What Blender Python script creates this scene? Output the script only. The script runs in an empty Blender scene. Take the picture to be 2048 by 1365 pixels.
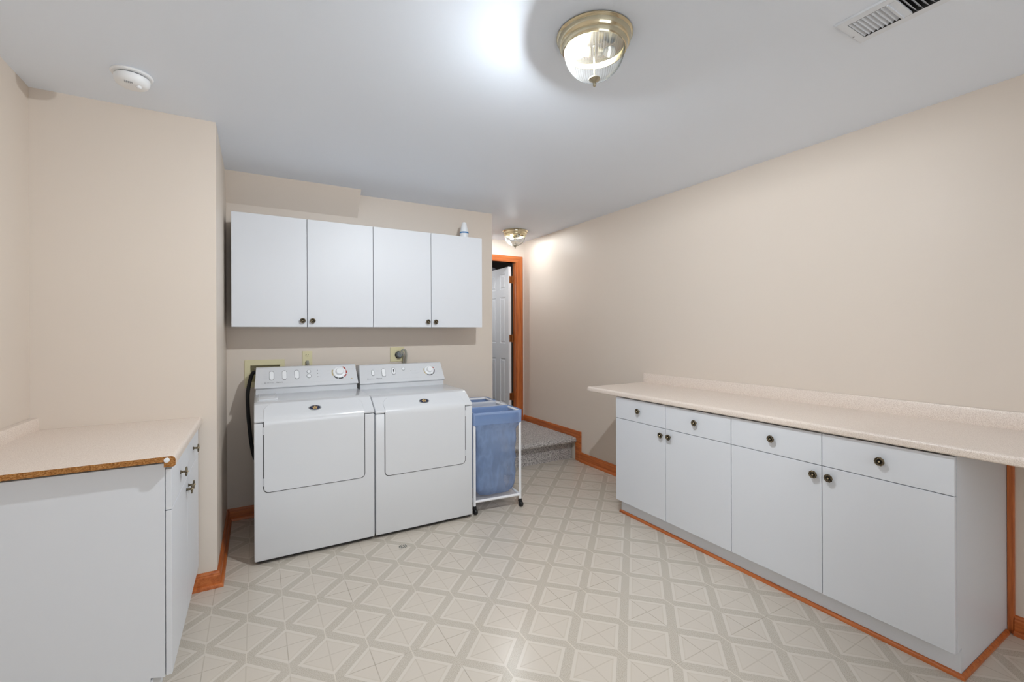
import bpy, bmesh, math, random
from mathutils import Vector, Matrix, noise
random.seed(4)
sc = bpy.context.scene
COL = sc.collection
PI = math.pi

# ------------------------------------------------------------------ helpers
def lin(r, g, b, a=1.0):
    f = lambda c: (c/255/12.92) if c/255 <= 0.04045 else ((c/255+0.055)/1.055)**2.4
    return (f(r), f(g), f(b), a)

def wloc(o):
    v = Vector((0, 0, 0))
    while o is not None:
        v += o.location; o = o.parent
    return v

class MB:
    """collects geometry (world coordinates) for ONE mesh object"""
    def __init__(s): s.bm = bmesh.new()
    def box(s, x0, x1, y0, y1, z0, z1, mi=0, bev=0.0, seg=2):
        vs = [s.bm.verts.new((x, y, z)) for x in (x0, x1) for y in (y0, y1) for z in (z0, z1)]
        idx = [(0,1,3,2), (4,6,7,5), (0,4,5,1), (2,3,7,6), (0,2,6,4), (1,5,7,3)]
        fs = [s.bm.faces.new([vs[i] for i in t]) for t in idx]
        for f in fs: f.material_index = mi
        if bev > 0:
            es = list({e for f in fs for e in f.edges})
            r = bmesh.ops.bevel(s.bm, geom=es, offset=bev, segments=seg, profile=0.5, affect='EDGES')
            for f in r['faces']: f.material_index = mi
        return vs
    def prism(s, poly, axis, a, b, mi=0, cap=None, bev=0.0, seg=2, taper=None):
        """poly: 2-D outline in the plane across `axis`, extruded a..b"""
        def P(u, v, t):
            return {'X': (t, u, v), 'Y': (u, t, v), 'Z': (u, v, t)}[axis]
        A = [s.bm.verts.new(P(u, v, a if taper is None else taper(u, v, a))) for u, v in poly]
        B = [s.bm.verts.new(P(u, v, b if taper is None else taper(u, v, b))) for u, v in poly]
        n = len(poly); fs = []
        for i in range(n):
            f = s.bm.faces.new((A[i], A[(i+1) % n], B[(i+1) % n], B[i])); f.material_index = mi; fs.append(f)
        c1 = s.bm.faces.new(A[::-1]); c2 = s.bm.faces.new(B)
        for f in (c1, c2): f.material_index = mi if cap is None else cap; fs.append(f)
        bmesh.ops.recalc_face_normals(s.bm, faces=fs)
        if bev > 0:
            es = list({e for f in fs for e in f.edges})
            bmesh.ops.bevel(s.bm, geom=es, offset=bev, segments=seg, profile=0.5, affect='EDGES', clamp_overlap=True)
    def frame(s, o, axis):
        o = Vector(o); d = Vector(axis).normalized()
        h = Vector((0, 0, 1)) if abs(d.z) < 0.9 else Vector((1, 0, 0))
        u = h.cross(d).normalized(); v = d.cross(u)
        return o, d, u, v
    def lathe(s, prof, o, axis=(0, 0, 1), seg=32, mi=0, su=1.0, sv=1.0, rib=None):
        """prof: list of (radius, height along axis)"""
        o, d, u, v = s.frame(o, axis); rings = []
        for r, h in prof:
            if r < 1e-6: rings.append([s.bm.verts.new(o + d*h)])
            else:
                row = []
                for k in range(seg):
                    a = 2*PI*k/seg; rr = r + (rib(k, r, h) if rib else 0)
                    row.append(s.bm.verts.new(o + d*h + u*(math.cos(a)*rr*su) + v*(math.sin(a)*rr*sv)))
                rings.append(row)
        for A, B in zip(rings, rings[1:]):
            if len(A) == 1 and len(B) == 1: continue
            for k in range(seg):
                k2 = (k+1) % seg
                if len(A) == 1: f = s.bm.faces.new((A[0], B[k2], B[k]))
                elif len(B) == 1: f = s.bm.faces.new((A[k], A[k2], B[0]))
                else: f = s.bm.faces.new((A[k], A[k2], B[k2], B[k]))
                f.material_index = mi
    def cyl(s, p0, p1, r, seg=16, mi=0, r2=None):
        p0 = Vector(p0); p1 = Vector(p1); L = (p1-p0).length
        s.lathe([(0, 0), (r, 0), (r if r2 is None else r2, L), (0, L)], p0, p1-p0, seg, mi)
    def tube(s, pts, r, seg=10, mi=0, smooth=6):
        P = [Vector(p) for p in pts]
        if smooth and len(P) > 2:
            Q = []
            E = [2*P[0]-P[1]] + P + [2*P[-1]-P[-2]]
            for i in range(1, len(E)-2):
                a, b, c, d = E[i-1:i+3]
                for k in range(smooth):
                    t = k/smooth
                    Q.append(0.5*((2*b) + (c-a)*t + (2*a-5*b+4*c-d)*t*t + (3*b-a-3*c+d)*t**3))
            Q.append(P[-1]); P = Q
        rows = []; up = None
        for i, p in enumerate(P):
            t = (P[min(i+1, len(P)-1)] - P[max(i-1, 0)]).normalized()
            if up is None: up = t.orthogonal().normalized()
            up = (up - t*up.dot(t)).normalized(); w = t.cross(up)
            rows.append([s.bm.verts.new(p + (up*math.cos(2*PI*k/seg) + w*math.sin(2*PI*k/seg))*r) for k in range(seg)])
        for A, B in zip(rows, rows[1:]):
            for k in range(seg):
                f = s.bm.faces.new((A[k], A[(k+1) % seg], B[(k+1) % seg], B[k])); f.material_index = mi
        s.bm.faces.new(rows[0][::-1]); s.bm.faces.new(rows[-1])
    def grid(s, rows, mi=0, closed=False, back=False):
        V = [[s.bm.verts.new(p) for p in r] for r in rows]
        for A, B in zip(V, V[1:]):
            n = len(A)
            for k in range(n if closed else n-1):
                k2 = (k+1) % n
                f = s.bm.faces.new((A[k], A[k2], B[k2], B[k])); f.material_index = mi
        return V
    def sweep(s, path, prof, mi=0):
        """profile (out, z) swept along a 2-D path of wall points, mitred; out is to the RIGHT of travel"""
        P = [Vector((p[0], p[1])) for p in path]; n = len(P); cols = []
        for i in range(n):
            d0 = (P[i]-P[i-1]).normalized() if i > 0 else (P[1]-P[0]).normalized()
            d1 = (P[i+1]-P[i]).normalized() if i < n-1 else d0
            n0 = Vector((d0.y, -d0.x)); n1 = Vector((d1.y, -d1.x))
            m = (n0+n1); m = m / (1 + n0.dot(n1))
            cols.append([s.bm.verts.new((P[i].x+m.x*o, P[i].y+m.y*o, z)) for o, z in prof])
        fs = []
        for A, B in zip(cols, cols[1:]):
            for k in range(len(prof)):
                k2 = (k+1) % len(prof)
                fs.append(s.bm.faces.new((A[k], A[k2], B[k2], B[k])))
        fs.append(s.bm.faces.new(cols[0])); fs.append(s.bm.faces.new(cols[-1][::-1]))
        for f in fs: f.material_index = mi
        bmesh.ops.recalc_face_normals(s.bm, faces=fs)
    def xform(s, M): bmesh.ops.transform(s.bm, matrix=M, verts=s.bm.verts)
    def build(s, name, mats, parent=None, smooth=None, local=False, recalc=True):
        if recalc: bmesh.ops.recalc_face_normals(s.bm, faces=s.bm.faces)
        me = bpy.data.meshes.new(name)
        if parent is not None and not local:
            bmesh.ops.translate(s.bm, vec=-wloc(parent), verts=s.bm.verts)
        s.bm.to_mesh(me); s.bm.free()
        for m in (mats if isinstance(mats, (list, tuple)) else [mats]): me.materials.append(m)
        o = bpy.data.objects.new(name, me); COL.objects.link(o)
        if parent is not None: o.parent = parent
        if smooth is not None:
            ang = math.radians(smooth)
            me.polygons.foreach_set('use_smooth', [True]*len(me.polygons))
            if smooth < 179: me.set_sharp_from_angle(angle=ang)
        return o

def tag(o, label, cat, group=None, kind=None):
    o['label'] = label; o['category'] = cat
    if group: o['group'] = group
    if kind: o['kind'] = kind
    return o

def thing(name, loc, label, cat, group=None, rz=0.0):
    o = bpy.data.objects.new(name, None); COL.objects.link(o)
    o.location = loc; o.rotation_euler = (0, 0, rz); o.empty_display_size = 0.1
    return tag(o, label, cat, group)

def copy_tree(o, loc=None, parent=None):
    c = o.copy(); COL.objects.link(c)
    if loc is not None: c.location = loc
    if parent is not None: c.parent = parent
    for ch in list(o.children): copy_tree(ch, None, c)
    return c

def struct(mb, name, mats, **k):
    o = mb.build(name, mats, **k); o['kind'] = 'structure'; return o

# ------------------------------------------------------------------ materials
def base_mat(name, col, rough=0.5, spec=0.5, metal=0.0, **kw):
    m = bpy.data.materials.new(name); m.use_nodes = True
    b = m.node_tree.nodes['Principled BSDF']
    b.inputs['Base Color'].default_value = col
    b.inputs['Roughness'].default_value = rough
    b.inputs['Specular IOR Level'].default_value = spec
    b.inputs['Metallic'].default_value = metal
    for k, v in kw.items(): b.inputs[k].default_value = v
    return m

class NT:
    def __init__(s, m): s.m = m; s.t = m.node_tree; s.b = s.t.nodes['Principled BSDF']
    def n(s, typ, **kw):
        o = s.t.nodes.new(typ)
        for k, v in kw.items(): setattr(o, k, v)
        return o
    def link(s, a, b): s.t.links.new(a, b)
    def put(s, sock, v):
        if isinstance(v, bpy.types.NodeSocket): s.link(v, sock)
        else: sock.default_value = v
    def math(s, op, a, b=None, c=None):
        o = s.n('ShaderNodeMath', operation=op)
        s.put(o.inputs[0], a)
        if b is not None: s.put(o.inputs[1], b)
        if c is not None: s.put(o.inputs[2], c)
        return o.outputs[0]
    def mix(s, f, a, b):
        o = s.n('ShaderNodeMix', data_type='RGBA')
        s.put(o.inputs[0], f); s.put(o.inputs[6], a); s.put(o.inputs[7], b)
        return o.outputs[2]
    def pos(s): return s.n('ShaderNodeNewGeometry').outputs['Position']
    def obj(s): return s.n('ShaderNodeTexCoord').outputs['Object']
    def noise(s, vec, scale, detail=2.0, rough=0.5):
        o = s.n('ShaderNodeTexNoise'); o.inputs['Scale'].default_value = scale
        o.inputs['Detail'].default_value = detail; o.inputs['Roughness'].default_value = rough
        s.link(vec, o.inputs['Vector']); return o.outputs[0]
    def voro(s, vec, scale):
        o = s.n('ShaderNodeTexVoronoi'); o.inputs['Scale'].default_value = scale
        s.link(vec, o.inputs['Vector']); return o
    def ramp(s, f, stops):
        o = s.n('ShaderNodeValToRGB'); r = o.color_ramp
        while len(r.elements) < len(stops): r.elements.new(0.5)
        for e, (p, c) in zip(r.elements, stops): e.position = p; e.color = c
        s.link(f, o.inputs[0]); return o.outputs[0]
    def scalevec(s, vec, sx, sy, sz):
        o = s.n('ShaderNodeVectorMath', operation='MULTIPLY'); s.link(vec, o.inputs[0])
        o.inputs[1].default_value = (sx, sy, sz); return o.outputs[0]
    def bump(s, h, strength, dist=0.001):
        o = s.n('ShaderNodeBump'); o.inputs['Strength'].default_value = strength
        o.inputs['Distance'].default_value = dist
        s.put(o.inputs['Height'], h); s.link(o.outputs[0], s.b.inputs['Normal'])

def paint_mat(name, col, rough, bump, spec=0.5):
    m = base_mat(name, col, rough, spec); t = NT(m); p = t.pos()
    h = t.math('ADD', t.noise(p, 9.0, 3), t.math('MULTIPLY', t.noise(p, 160.0, 2), 0.25))
    t.bump(h, bump, 0.004); return m

M = {}
M['wall'] = paint_mat('beige_wall_paint', lin(216, 205, 193), 0.45, 0.06, 0.3)
M['ceiling'] = paint_mat('white_ceiling_paint', lin(230, 238, 249), 0.5, 0.05, 0.3)
M['white'] = base_mat('white_melamine', lin(215, 218, 223), 0.42, 0.4)
M['enamel'] = base_mat('white_enamel', lin(213, 215, 218), 0.22, 0.5, **{'Coat Weight': 0.3, 'Coat Roughness': 0.1})
M['plastic'] = base_mat('white_plastic', lin(234, 236, 238), 0.35, 0.5)
M['pipe'] = base_mat('white_pipe', lin(236, 236, 238), 0.35, 0.5)
M['black'] = base_mat('black_rubber', lin(24, 24, 25), 0.5, 0.4)
M['dark'] = base_mat('dark_gap', lin(38, 37, 36), 0.7, 0.2)
M['gasket'] = base_mat('grey_gap_shade_and_print', lin(58, 58, 60), 0.6, 0.3)  # dark grey for painted gap shade on the machines, also for dark print
M['grey'] = base_mat('grey_print', lin(150, 152, 156), 0.5, 0.3)
M['ringgrey'] = base_mat('dark_ring_print', lin(112, 114, 118), 0.5, 0.3)
M['ltgrey'] = base_mat('light_grey_plastic', lin(196, 198, 202), 0.4, 0.4)
M['cordgrey'] = base_mat('grey_cord', lin(150, 148, 138), 0.5, 0.4)
M['pluggrey'] = base_mat('slate_plug', lin(104, 112, 116), 0.5, 0.4)
M['almond'] = base_mat('almond_plastic', lin(216, 208, 168), 0.4, 0.5)
M['red'] = base_mat('red_print', lin(168, 52, 40), 0.5, 0.3)
M['tan'] = base_mat('tan_print', lin(190, 172, 130), 0.5, 0.3)
M['navy'] = base_mat('navy_enamel', lin(34, 40, 66), 0.25, 0.5)
M['gold'] = base_mat('gold_enamel', lin(206, 172, 112), 0.35, 0.5, 0.4)
M['chrome'] = base_mat('chrome', lin(200, 200, 200), 0.15, 0.5, 1.0)
M['hinge'] = base_mat('bronze_hinge', lin(150, 96, 52), 0.35, 0.5, 0.8)
M['blue'] = base_mat('blue_band', lin(20, 110, 170), 0.4, 0.5)
M['doorpaint'] = base_mat('white_door_paint', lin(236, 239, 243), 0.45, 0.4)
M['vent'] = base_mat('white_vent_enamel', lin(224, 230, 238), 0.4, 0.4)
M['ventback'] = base_mat('dark_duct', lin(70, 70, 70), 0.7, 0.2)

m = base_mat('antique_pewter', lin(112, 98, 78), 0.38, 0.5, 0.9); t = NT(m); M['knob'] = m
nz = t.noise(t.obj(), 260.0, 3)
t.link(t.ramp(nz, [(0.36, lin(30, 27, 22)), (0.62, lin(150, 136, 112))]), t.b.inputs['Base Color']); t.bump(nz, 0.7, 0.002)

M['knobdark'] = base_mat('dark_recess_pewter', lin(30, 27, 22), 0.5, 0.4, 0.5)  # darker tone for the recessed ring of the knob
M['knobbead'] = base_mat('polished_pewter', lin(200, 184, 150), 0.22, 0.5, 1.0)
m = base_mat('pale_brass', lin(208, 197, 168), 0.14, 0.5, 1.0); M['brass'] = m
m = base_mat('satin_nickel_finial', lin(176, 168, 146), 0.35, 0.5, 0.8); M['finial'] = m

def wood_mat(name, axis):
    m = base_mat(name, lin(180, 96, 44), 0.32, 0.45); t = NT(m); p = t.pos()
    sv = {'X': (1.2, 26, 26), 'Y': (26, 1.2, 26), 'Z': (26, 26, 1.2)}[axis]
    n1 = t.noise(t.scalevec(p, *sv), 2.2, 5, 0.6)
    n2 = t.noise(t.scalevec(p, *[a*5 for a in sv]), 2.0, 2)
    f = t.math('ADD', t.math('MULTIPLY', n1, 0.75), t.math('MULTIPLY', n2, 0.25))
    t.link(t.ramp(f, [(0.3, lin(146, 74, 34)), (0.5, lin(184, 100, 48)), (0.7, lin(206, 124, 66))]), t.b.inputs['Base Color'])
    t.bump(n2, 0.1, 0.001); return m
for a in 'XYZ': M['wood'+a] = wood_mat('orange_stained_wood_'+a.lower(), a)

def laminate():
    m = base_mat('speckled_beige_laminate', lin(226, 214, 203), 0.34, 0.45); t = NT(m); p = t.obj()
    a = t.noise(p, 420.0, 2, 0.6); b = t.noise(p, 230.0, 2, 0.6)
    c1 = t.ramp(a, [(0.38, lin(204, 188, 176)), (0.48, lin(225, 212, 200)), (0.60, lin(230, 218, 207)), (0.70, lin(240, 232, 224))])
    f = t.ramp(b, [(0.30, (1, 1, 1, 1)), (0.36, (0, 0, 0, 1))])
    t.link(t.mix(t.math('MULTIPLY', f, 0.55), c1, lin(168, 146, 134)), t.b.inputs['Base Color']); return m
M['laminate'] = laminate()

m = base_mat('chipboard', lin(166, 116, 66), 0.85, 0.1); t = NT(m); M['chip'] = m
v = t.noise(t.scalevec(t.obj(), 1, 1, 1.6), 190.0, 4, 0.7)
t.link(t.ramp(v, [(0.3, lin(104, 66, 36)), (0.5, lin(164, 112, 62)), (0.7, lin(204, 156, 100))]), t.b.inputs['Base Color']); t.bump(v, 0.6, 0.002)

# carpet: grey looped pile
m = base_mat('grey_berber_carpet', lin(170, 166, 162), 0.95, 0.05); t = NT(m); M['carpet'] = m
p = t.obj(); vv = t.voro(p, 150.0); n3 = t.noise(p, 70.0, 3, 0.7)
cf = t.math('ADD', t.math('MULTIPLY', vv.outputs['Distance'], 0.7), t.math('MULTIPLY', n3, 0.55))
t.link(t.ramp(cf, [(0.36, lin(236, 232, 229)), (0.55, lin(206, 201, 198)), (0.80, lin(138, 134, 132))]), t.b.inputs['Base Color'])
t.bump(t.math('MULTIPLY', vv.outputs['Distance'], -1.0), 0.9, 0.006)

# vinyl floor: diagonal bands, framed squares with crossing lines, tile seams
def floor_mat():
    m = base_mat('patterned_vinyl_tile', lin(205, 195, 180), 0.22, 0.45); t = NT(m)
    sx = t.n('ShaderNodeSeparateXYZ'); t.link(t.pos(), sx.inputs[0])
    S = 0.1514
    a = t.math('DIVIDE', t.math('SUBTRACT', sx.outputs[0], -0.039), S)
    b = t.math('DIVIDE', t.math('SUBTRACT', sx.outputs[1], 2.463), S)
    p = t.math('MULTIPLY', t.math('ADD', a, b), 0.5); q = t.math('MULTIPLY', t.math('SUBTRACT', a, b), 0.5)
    dist = lambda x, per=1.0: t.math('PINGPONG', x, per*0.5)      # distance to the nearest multiple of per
    dp, dq = dist(p), dist(q); dmin = t.math('MINIMUM', dp, dq); dmax = t.math('MAXIMUM', dp, dq)
    def less(x, th, w=0.006):
        o = t.n('ShaderNodeMapRange', interpolation_type='SMOOTHSTEP'); t.link(x, o.inputs[0])
        o.inputs[1].default_value = th-w; o.inputs[2].default_value = th+w
        o.inputs[3].default_value = 1.0; o.inputs[4].default_value = 0.0; return o.outputs[0]
    band = less(dmin, 0.096, 0.004); edge = less(dmin, 0.158, 0.004); line = less(dmin, 0.182, 0.008)
    pp = t.pos(); sp = t.noise(pp, 330.0, 2, 0.7); mot = t.noise(pp, 5.0, 3)
    base = t.mix(t.math('MULTIPLY', mot, 0.5), lin(206, 197, 184), lin(201, 191, 178))
    bandc = t.ramp(sp, [(0.34, lin(172, 162, 148)), (0.5, lin(191, 182, 168)), (0.66, lin(205, 197, 184))])
    c = t.mix(t.math('MULTIPLY', line, 0.8), base, lin(200, 190, 175))
    c = t.mix(edge, c, lin(209, 201, 189))
    da, db = dist(a), dist(b)
    xl = t.math('MAXIMUM', less(da, 0.016, 0.008), less(db, 0.016, 0.008))
    inner = t.math('SUBTRACT', 1.0, edge)
    c = t.mix(t.math('MULTIPLY', t.math('MULTIPLY', xl, inner), 0.75), c, lin(190, 180, 165))
    c = t.mix(band, c, bandc)
    node = t.math('MULTIPLY', less(dmax, 0.105, 0.004), less(da, 0.016, 0.008))
    c = t.mix(t.math('MULTIPLY', node, 0.7), c, lin(216, 208, 194))
    # tile seams every 12 inches
    a1 = t.math('ADD', a, 1.0)
    sa, sb = dist(a1, 2.0), dist(b, 2.0)
    seam = t.math('MAXIMUM', less(sa, 0.007, 0.004), less(sb, 0.007, 0.004))
    sm = t.math('MULTIPLY', seam, t.ramp(t.noise(pp, 2.3, 2), [(0.42, (0, 0, 0, 1)), (0.62, (1, 1, 1, 1))]))
    c = t.mix(t.math('MULTIPLY', sm, 0.75), c, lin(150, 141, 127))
    t.link(c, t.b.inputs['Base Color'])
    h = t.math('SUBTRACT', t.math('ADD', t.math('MULTIPLY', t.noise(pp, 60.0, 3, 0.6), 0.35), t.math('MULTIPLY', mot, 1.0)), t.math('MULTIPLY', seam, 0.5))
    t.bump(h, 0.12, 0.003); return m
M['floor'] = floor_mat()

# see-through materials: a constant share of light passes straight through
def veil_mat(name, col, keep, rough=0.6, weave=None, gloss=False):
    m = base_mat(name, col, rough, 0.3); t = NT(m)
    tr = t.n('ShaderNodeBsdfTransparent'); mx = t.n('ShaderNodeMixShader')
    out = t.t.nodes['Material Output']
    tl = t.n('ShaderNodeBsdfTranslucent'); tl.inputs[0].default_value = col
    m2 = t.n('ShaderNodeMixShader'); m2.inputs[0].default_value = 0.3
    t.link(t.b.outputs[0], m2.inputs[1]); t.link(tl.outputs[0], m2.inputs[2])
    f = keep
    if weave:                                   # gathered folds: the net lies denser along drifting lines
        v = t.scalevec(t.obj(), 1.0, 1.0, 0.42)
        n = t.noise(v, weave, 3, 0.6)
        ridge = t.math('SUBTRACT', 1.0, t.math('MULTIPLY', t.math('ABSOLUTE', t.math('SUBTRACT', n, 0.5)), 9.0))
        rg_ = t.n('ShaderNodeClamp'); t.link(ridge, rg_.inputs[0])
        lo_ = t.math('MULTIPLY_ADD', t.noise(t.obj(), weave*0.6, 2), 0.5, keep-0.27)
        f = t.math('MULTIPLY_ADD', rg_.outputs[0], 0.22, lo_)
    t.put(mx.inputs[0], f)
    t.link(tr.outputs[0], mx.inputs[1]); t.link(m2.outputs[0], mx.inputs[2]); t.link(mx.outputs[0], out.inputs[0])
    return m
M['mesh'] = veil_mat('blue_mesh_fabric', lin(146, 170, 208), 0.50, 0.7, 8.0)
M['whitemesh'] = veil_mat('white_mesh_fabric', lin(222, 226, 234), 0.55, 0.7)
M['hem'] = veil_mat('blue_mesh_hem', lin(140, 167, 210), 0.70, 0.7)
M['sheet'] = veil_mat('clear_poly_sheeting', lin(224, 224, 234), 0.7, 0.2)

def glass_mat():
    m = bpy.data.materials.new('ribbed_clear_glass'); m.use_nodes = True; t = m.node_tree
    for n in list(t.nodes):
        if n.type == 'BSDF_PRINCIPLED': t.nodes.remove(n)
    out = t.nodes['Material Output']
    tr = t.nodes.new('ShaderNodeBsdfTransparent')
    gl = t.nodes.new('ShaderNodeBsdfGlossy'); gl.inputs['Roughness'].default_value = 0.10
    tl = t.nodes.new('ShaderNodeBsdfTranslucent'); tl.inputs[0].default_value = (0.95, 0.96, 0.95, 1)
    fr = t.nodes.new('ShaderNodeLayerWeight'); fr.inputs[0].default_value = 0.30
    rp = t.nodes.new('ShaderNodeValToRGB'); rp.color_ramp.elements[0].color = (0.98, 0.99, 0.98, 1); rp.color_ramp.elements[1].color = (0.45, 0.47, 0.47, 1)
    rp.color_ramp.elements[0].position = 0.15; rp.color_ramp.elements[1].position = 0.8
    t.links.new(fr.outputs['Facing'], rp.inputs[0]); t.links.new(rp.outputs[0], tr.inputs[0])
    m0 = t.nodes.new('ShaderNodeMixShader'); m0.inputs[0].default_value = 0.0022
    m1 = t.nodes.new('ShaderNodeMixShader')
    mu = t.nodes.new('ShaderNodeMath'); mu.operation = 'MULTIPLY'; mu.inputs[1].default_value = 0.12
    t.links.new(fr.outputs['Facing'], mu.inputs[0])
    t.links.new(tr.outputs[0], m0.inputs[1]); t.links.new(tl.outputs[0], m0.inputs[2])
    t.links.new(mu.outputs[0], m1.inputs[0]); t.links.new(m0.outputs[0], m1.inputs[1]); t.links.new(gl.outputs[0], m1.inputs[2])
    t.links.new(m1.outputs[0], out.inputs[0]); return m
M['glass'] = glass_mat()

def emit_mat(name, col, s):
    m = bpy.data.materials.new(name); m.use_nodes = True; t = m.node_tree
    b = t.nodes['Principled BSDF']; b.inputs['Base Color'].default_value = (0.9, 0.9, 0.9, 1)
    b.inputs['Emission Color'].default_value = col; b.inputs['Emission Strength'].default_value = s
    return m
BULB, HALLBULB, SKY = 5150.0, 680.0, 3.3
M['bulb'] = emit_mat('lit_frosted_bulb', (0.95, 0.99, 1.04, 1), BULB)
M['hallbulb'] = emit_mat('lit_hall_bulb', (0.96, 0.99, 1.02, 1), HALLBULB)
M['deadbulb'] = base_mat('unlit_frosted_bulb', lin(232, 230, 220), 0.4, 0.4)
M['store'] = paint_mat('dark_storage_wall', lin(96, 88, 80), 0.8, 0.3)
M['pane'] = veil_mat('window_pane_glass', (0.9, 0.95, 1, 1), 0.05, 0.1)

# ------------------------------------------------------------------ room numbers (metres)
H = 1.348; ZC = 2.468
XL, XP, XE, XR = -0.8946, -0.183, 1.952, 2.925
YL, YB, YD, YF = 2.860, 3.804, 4.830, -2.60
T = 0.12

# ------------------------------------------------------------------ setting
b = MB(); b.box(XL-T, XR+T, YF-T, YD+T, -0.1, 0.0); struct(b, 'floor', M['floor'])
VH = (1.879, 2.009, 0.562, 0.818)               # duct opening of the register
b = MB()
b.box(XL-T, VH[0], YF-T, YD+T, ZC, ZC+0.1); b.box(VH[1], XR+T, YF-T, YD+T, ZC, ZC+0.1)
b.box(VH[0], VH[1], YF-T, VH[2], ZC, ZC+0.1); b.box(VH[0], VH[1], VH[3], YD+T, ZC, ZC+0.1)
struct(b, 'ceiling', M['ceiling'])
b = MB(); b.box(XR, XR+T, YF, YD+T, 0, ZC); struct(b, 'wall_right', M['wall'])
b = MB(); b.box(XL-T, XL, YF, YL, 0, ZC); struct(b, 'wall_left', M['wall'])
b = MB(); b.box(XL-T, XP, YL, YB+T, 0, ZC); struct(b, 'wall_corner', M['wall'])
# back wall with the recess for the supply box
hx0, hx1, hz0, hz1 = -0.040, 0.160, 0.985, 1.108
b = MB()
b.box(XP, hx0, YB, YB+T, 0, ZC); b.box(hx1, XE, YB, YB+T, 0, ZC)
b.box(hx0, hx1, YB, YB+T, 0, hz0); b.box(hx0, hx1, YB, YB+T, hz1, ZC)
b.box(XE-T, XE, YB+T, YD, 0, ZC)
struct(b, 'wall_back', M['wall'])
# sloping bulkhead over the wall cabinets
b = MB(); b.prism([(YB, ZC), (YB, 2.278), (YB-0.152, ZC)], 'X', XP, 0.722); struct(b, 'wall_bulkhead', M['wall'])
# hall end wall with the doorway
dx0, dx1, dz0, dz1 = 2.215, 2.806, 0.237, 2.205
b = MB()
b.box(XE-T, dx0, YD, YD+0.06, 0, ZC); b.box(dx1, XR+T, YD, YD+0.06, 0, ZC)
b.box(dx0, dx1, YD, YD+0.06, 0, dz0); b.box(dx0, dx1, YD, YD+0.06, dz1, ZC)
struct(b, 'wall_hall', M['wall'])
# front wall (behind the camera) with a wide window
wx0, wx1, wz0, wz1 = -0.80, 1.70, 0.70, 2.25
b = MB()
b.box(XL-T, wx0, YF-T, YF, 0, ZC); b.box(wx1, XR+T, YF-T, YF, 0, ZC)
b.box(wx0, wx1, YF-T, YF, 0, wz0); b.box(wx0, wx1, YF-T, YF, wz1, ZC)
struct(b, 'wall_front', M['wall'])
b = MB()
for x in (wx0, (wx0+wx1)/2-0.03, wx1-0.06): b.box(x, x+0.06, YF-0.09, YF-0.03, wz0, wz1)
b.box(wx0, wx1, YF-0.09, YF-0.03, wz0, wz0+0.06); b.box(wx0, wx1, YF-0.09, YF-0.03, wz1-0.06, wz1)
w1 = struct(b, 'window_1', M['doorpaint'])
b = MB(); b.box(wx0+0.05, wx1-0.05, YF-0.064, YF-0.058, wz0+0.05, wz1-0.05); b.build('pane', M['pane'], w1)

# storage room beyond the door
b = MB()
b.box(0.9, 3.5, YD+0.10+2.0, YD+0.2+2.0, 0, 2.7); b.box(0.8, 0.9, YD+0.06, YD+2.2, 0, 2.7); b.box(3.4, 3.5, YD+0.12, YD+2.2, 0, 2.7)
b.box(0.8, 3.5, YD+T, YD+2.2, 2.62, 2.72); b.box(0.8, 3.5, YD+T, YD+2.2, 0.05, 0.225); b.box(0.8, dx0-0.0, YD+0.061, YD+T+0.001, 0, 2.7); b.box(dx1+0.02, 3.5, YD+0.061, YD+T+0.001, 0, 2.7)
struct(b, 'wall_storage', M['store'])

# baseboards
def base_prof(h, z0=0.0, shoe=True):
    p = []
    if shoe:
        p += [(0, z0), (0.030, z0)] + [(0.0155+0.0145*math.cos(k*PI/8), z0+0.004+0.016*math.sin(k*PI/8)) for k in range(0, 5)]
    else: p += [(0, z0), (0.0155, z0)]
    p += [(0.0155, z0+h-0.022), (0.0125, z0+h-0.017), (0.0125, z0+h-0.011), (0.0095, z0+h-0.004), (0.004, z0+h), (0, z0+h)]
    return p
b = MB(); b.sweep([(-0.31, YL), (XP, YL), (XP, YB)], base_prof(0.083))
o = struct(b, 'baseboard_left', M['woodY'])
b = MB(); b.sweep([(XP, YB), (XE, YB)], base_prof(0.083)); struct(b, 'baseboard_back', M['woodX'])
b = MB()
b.sweep([(XR, 3.690), (XR, 2.53)], base_prof(0.094))
b.prism([(XR, 3.690), (XR-0.006, 3.690), (XR-0.0125, 3.697), (XR-0.0125, 3.708), (XR-0.0155, 3.714), (XR-0.0155, 3.775), (XR, 3.775)], 'Z', 0.0, 0.306)
b.sweep([(XR, YD-0.001), (XR, 3.7755)], base_prof(0.070, 0.236, False))
struct(b, 'baseboard_right', M['woodY'])
b = MB(); b.sweep([(XR, 0.630), (XR, YF)], base_prof(0.083)); struct(b, 'baseboard_near', M['woodY'])
# upright strip and shoe moulding that finish the right cabinet run
CX, CY0, CY1, CW = 2.311, 0.653, 2.511, 0.929
b = MB(); b.prism([(XR, 0.652), (XR-0.012, 0.652), (XR-0.012, 0.634), (XR-0.009, 0.630), (XR, 0.630)], 'Z', 0.0, 0.886)
struct(b, 'trim_1', M['woodZ'])
KX = 2.366
def qr(r=0.0125):
    return [(0, 0.0), (r, 0.0)] + [(r*math.cos(k*PI/10), 0.004+0.014*math.sin(k*PI/10)) for k in range(0, 6)]
b = MB(); b.sweep([(XR-0.03, CY0-0.001), (KX, CY0-0.001), (KX, CY1+0.010)][::-1], qr()[::1])
bmo = struct(b, 'trim_2', [M['woodY']])

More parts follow.
